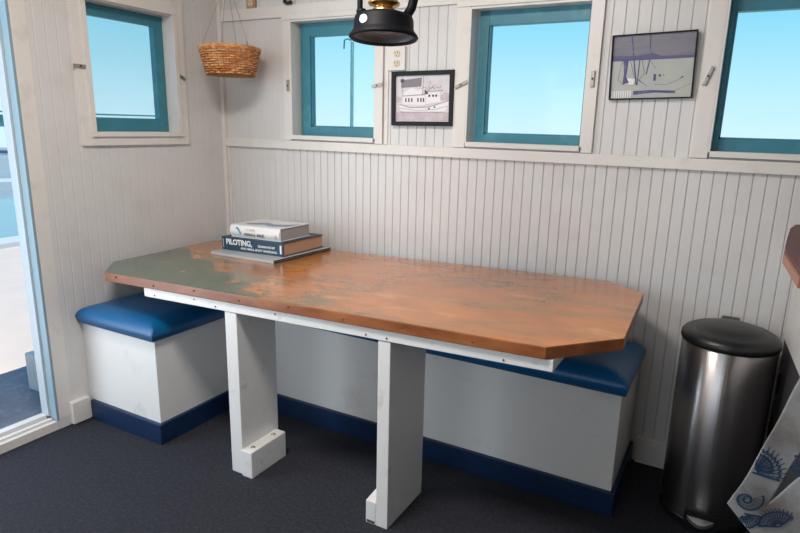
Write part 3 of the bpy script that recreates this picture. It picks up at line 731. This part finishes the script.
pts = [(LX+s*.07*ux, LY+s*.07*uy, LZ+z) for s, z in ((-1, .20), (-1.05, .28), (-.8, .36), (-.35, .42), (0, .435), (.35, .42), (.8, .36), (1.05, .28), (1, .20))]
b.tube(pts, .0016, 6); b.build('bail_handle', GREYM, t)
b = MB(); b.tube([(LX, LY, LZ+.433), (LX, LY, CZ)], .0018, 6); b.build('hanging_wire', GREYM, t)
t_lan = t
# oval maker's sticker on the tank side
b = MB(); dirc = Vector((-.30, -.95, 0)).normalized()
ang0 = math.atan2(-.80, -.12); STK = mat('pale_blue_sticker', (.40, .66, .78), .5, noise=(90, (.75, .8, .82), .45, .55))
def cylp(a, z, r): return (LX+r*math.cos(a), LY+r*math.sin(a), LZ+z)
aS = math.atan2(CP.y-LY, CP.x-LX) - .72
pts = [cylp(aS+.165*math.cos(2*PI*k/20), .034+.010*math.sin(2*PI*k/20), .0745) for k in range(20)]
pt2 = [cylp(aS+.165*math.cos(2*PI*k/20), .034+.010*math.sin(2*PI*k/20), .0760) for k in range(20)]
b.prism(pts, pt2); b.build('sticker', STK, t)
t.rotation_mode = 'QUATERNION'; t.rotation_quaternion = Matrix.Rotation(math.radians(-4.5), 3, Vector((rr.x, rr.y, 0)).normalized()).to_quaternion()

# ------------------------------------------------------------------ pedal bin
KX, KY, KR = 2.292, -.208, .1345
t = thing('pedal_bin', (KX, KY, 0), 'tall cylindrical stainless steel pedal bin with domed black lid', 'trash can')
b = MB(); b.lathe([(KR-.004, .030), (KR, .032), (KR, .592), (KR-.004, .595), (KR-.004, .030)], (KX, KY, 0), 72); b.build('body', STEEL, t)
b = MB(); b.lathe([(0, .004), (KR-.006, 0), (KR+.001, .004), (KR+.001, .026), (KR-.003, .031), (0, .031)], (KX, KY, 0), 64); b.build('base_ring', BLACKP, t)
b = MB(); b.lathe([(KR-.006, .590), (KR+.003, .593), (KR+.005, .600), (KR+.004, .612), (KR-.004, .622), (KR-.020, .630), (KR-.030, .629), (.085, .640), (.045, .647), (0, .649)], (KX, KY, 0), 64); b.build('lid', BLACKP, t)
b = MB(); b.box(KX-.032, KX+.024, KY+KR-.030, KY+KR+.014, .590, .634, bev=.010); b.build('hinge_cover', BLACKP, t)
b = MB()
da = math.atan2(CP.y-KY, CP.x-KX)+.02; dx, dy = math.cos(da), math.sin(da)
M_ = Matrix.Translation((KX, KY, 0)) @ Matrix.Rotation(da, 4, 'Z')
b.box(KR-.012, KR+.004, -.052, .042, .004, .068, bev=.003)
bmesh.ops.transform(b.bm, matrix=M_, verts=b.bm.verts); b.build('pedal_slot', BLACKP, t)
b = MB(); pts = [(KR+.002, -.045, .050), (KR+.002, .035, .050)] + [(KR+.002+.026*math.sin(PI*k/10), .035-.080*k/10, .046-.006*math.sin(PI*k/10)) for k in range(1, 10)]
b.prism(pts, (0, 0, -.012), bev=.0015); bmesh.ops.transform(b.bm, matrix=M_, verts=b.bm.verts); b.build('pedal', CHROME, t)

# ------------------------------------------------------------------ counter at the right
t = thing('counter_cabinet', (2.75, -.8, 0), 'white wooden counter unit with a dark recess against the right of the back wall', 'cabinet')
FX = 2.446
b = MB(); b.prism([(FX, -.018, .578), (FX, -.84, .672), (FX, -.84, .923), (FX, -.018, .923)], (.02, 0, 0), bev=.002)
b.build('fascia', W_TRIM, t)
b = MB(); b.prism([(FX+.004, -.018, 0), (FX+.004, -.83, 0), (FX+.004, -.83, .670), (FX+.004, -.018, .577)], (.014, 0, 0)); b.box(FX+.022, 3.4, -.84, -.82, 0, .923); b.build('shade_panel', DARKC, t)  # dark sheet in place of the open recess, its shade put into the colour
for zz in (.26, .42): quick('strap_hinge', t, BLACKP, FX-.004, FX+.0035, -.12, -.095, zz, zz+.07, bev=.002)
b = MB()
pts = [(2.384, -.868), (2.370, -.60), (2.372, -.50), (2.386, -.325), (2.402, -.15), (2.420, -.055), (2.446, -.0215), (3.4, -.0215), (3.4, -.868)]
b.prism([(x, y, .925) for x, y in pts], (0, 0, .025), bev=.003); wt = b.build('worktop', COUNTER, t)
b = MB(); b.prism([(2.378, -.868, .9255), (2.3645, -.60, .9255), (2.3695, -.60, .9255), (2.3835, -.868, .9255)], (0, 0, .020)); b.build('worktop_edge', COUNTERE, t)

# ------------------------------------------------------------------ shell print cloth hanging by the counter
tw = MB()
# sheet in local (s to the right, z up); hangs in the plane y = TY with folds
TY = -.885
def cloth_y(x, z): return TY + .007*math.sin((x-2.3)*34+z*7) - .03*max(0, x-2.40) + .004*math.sin(z*40+x*20)
def inside_edge(z):  # left border of the cloth
    z0, x0 = 0.439, 2.3217
    if z >= z0: return x0 + (z-z0)*(2.4091-x0)/(0.751-z0) + .005*math.sin((z-z0)/.312*PI)
    return x0 + (z0-z)*1.02
n1, n2, JM = 96, 64, 20; G = []
for i in range(n1+1):
    z = .275+(.86-.275)*i/(n1-14) if i <= n1-14 else .86; xl = inside_edge(z); row = []; k = max(0, i-(n1-14))
    c_ = max(2.3963+(z-0.4663)*.46, xl+.012); lo = hi = c_
    if 0.4663 < z < 0.6191 and not k: lo, hi = 2.3963+(z-0.4663)*.30, 2.3963+(z-0.4663)*.62
    for j in range(n2+1):
        x = xl+(lo-xl)*j/JM if j <= JM else hi+(2.80-hi)*((j-JM-1)/(n2-JM-1))**1.1
        yy = cloth_y(x, z)
        if k: # over the front edge and back onto the worktop
            yy, z2 = (TY-.004, .86+.0955*k/7) if k <= 7 else (TY-.004+.02*(k-7), .9555); yy = yy*min(1, k/4)+cloth_y(x, z)*(1-min(1, k/4))
        else: z2 = z
        row.append(tw.bm.verts.new((x, yy, z2)))
    G.append(row)
for i in range(n1):
    for j in range(n2):
        if j == JM: continue      # the two halves of the cloth part along a short slit
        tw.bm.faces.new((G[i][j], G[i][j+1], G[i+1][j+1], G[i+1][j])).smooth = True
bmesh.ops.remove_doubles(tw.bm, verts=list(tw.bm.verts), dist=1e-5)
geo = bmesh.ops.extrude_face_region(tw.bm, geom=list(tw.bm.faces))
bmesh.ops.translate(tw.bm, vec=(0, .0016, 0), verts=[v for v in geo['geom'] if isinstance(v, bmesh.types.BMVert)])
bmesh.ops.recalc_face_normals(tw.bm, faces=tw.bm.faces)
tw.mi = 1
def pen(pts, wd):
    """ink line on the cloth's front face"""
    for (x0, z0), (x1, z1) in zip(pts, pts[1:]):
        if min(x0, x1) < inside_edge((z0+z1)/2)+.002: continue
        d = Vector((x1-x0, z1-z0))
        if d.length < 1e-6: continue
        n_ = Vector((-d.y, d.x)).normalized()*wd/2
        q = [(x0-n_.x, z0-n_.y), (x1-n_.x, z1-n_.y), (x1+n_.x, z1+n_.y), (x0+n_.x, z0+n_.y)]
        vv = [tw.bm.verts.new((x, cloth_y(x, z)-.0012, z)) for x, z in q]
        f = tw.bm.faces.new(vv); f.material_index = 1
def nautilus(cx, cz, R_, rot):
    P = lambda r, a: (cx+r*math.cos(a+rot), cz+r*math.sin(a+rot))
    sp_ = [P(R_*math.exp(-.19*a), -a) for a in [k*.22 for k in range(52)]]; pen(sp_, .0036)
    for k in range(22):
        a = k*.21; r0, r1 = R_*math.exp(-.19*a), R_*math.exp(-.19*(a+2*PI*.85)); r1 = max(r1, R_*.36)
        pen([P(r0, -a), P((r0+r1)/2, -a-.06), P(r1, -a-.16)], .0013)
    for k in range(9): a = k*.7; pen([P(R_*.18, a), P(R_*.30, a+.3)], .003)
def scallop(cx, cz, R_, rot, spikes=True):
    P = lambda r, a: (cx+r*math.cos(a+rot), cz+r*math.sin(a+rot))
    ol = [P(R_*(.88+.06*math.cos(k*PI)), -1.15+k*2.3/24) for k in range(25)]; pen([P(0, 0)]+ol+[P(0, 0)], .0034)
    for k in range(13):
        a = -1.05+k*2.1/12; pen([P(R_*.15, a), P(R_*.55, a*1.02), P(R_*.86, a)], .0020)
        if spikes: pen([P(R_*.9, a), P(R_*1.12, a+.06)], .002)
    for q in (.35, .55, .72): pen([P(R_*q, -1.05+k*2.1/14) for k in range(15)], .0012)
scallop(2.3563, 0.5299, 0.056, .95); scallop(2.36, 0.5372, 0.036, 1.0, False); nautilus(2.3554, 0.4626, 0.034, .6); scallop(2.3554, 0.4281, 0.036, -1.1, False)
scallop(2.4273, 0.6418, 0.050, .5); scallop(2.4227, 0.4144, 0.041, 2.2); nautilus(2.4364, 0.5554, 0.029, 2); nautilus(2.5046, 0.4735, 0.036, 0)
scallop(2.4546, 0.7282, 0.041, 1.4); scallop(2.5319, 0.61, 0.045, .2)
o = tw.build('tea_towel', [CLOTH, CLOTHB]); tag(o, 'pale cloth printed with blue seashells hanging at the right edge by the bin', 'cloth')
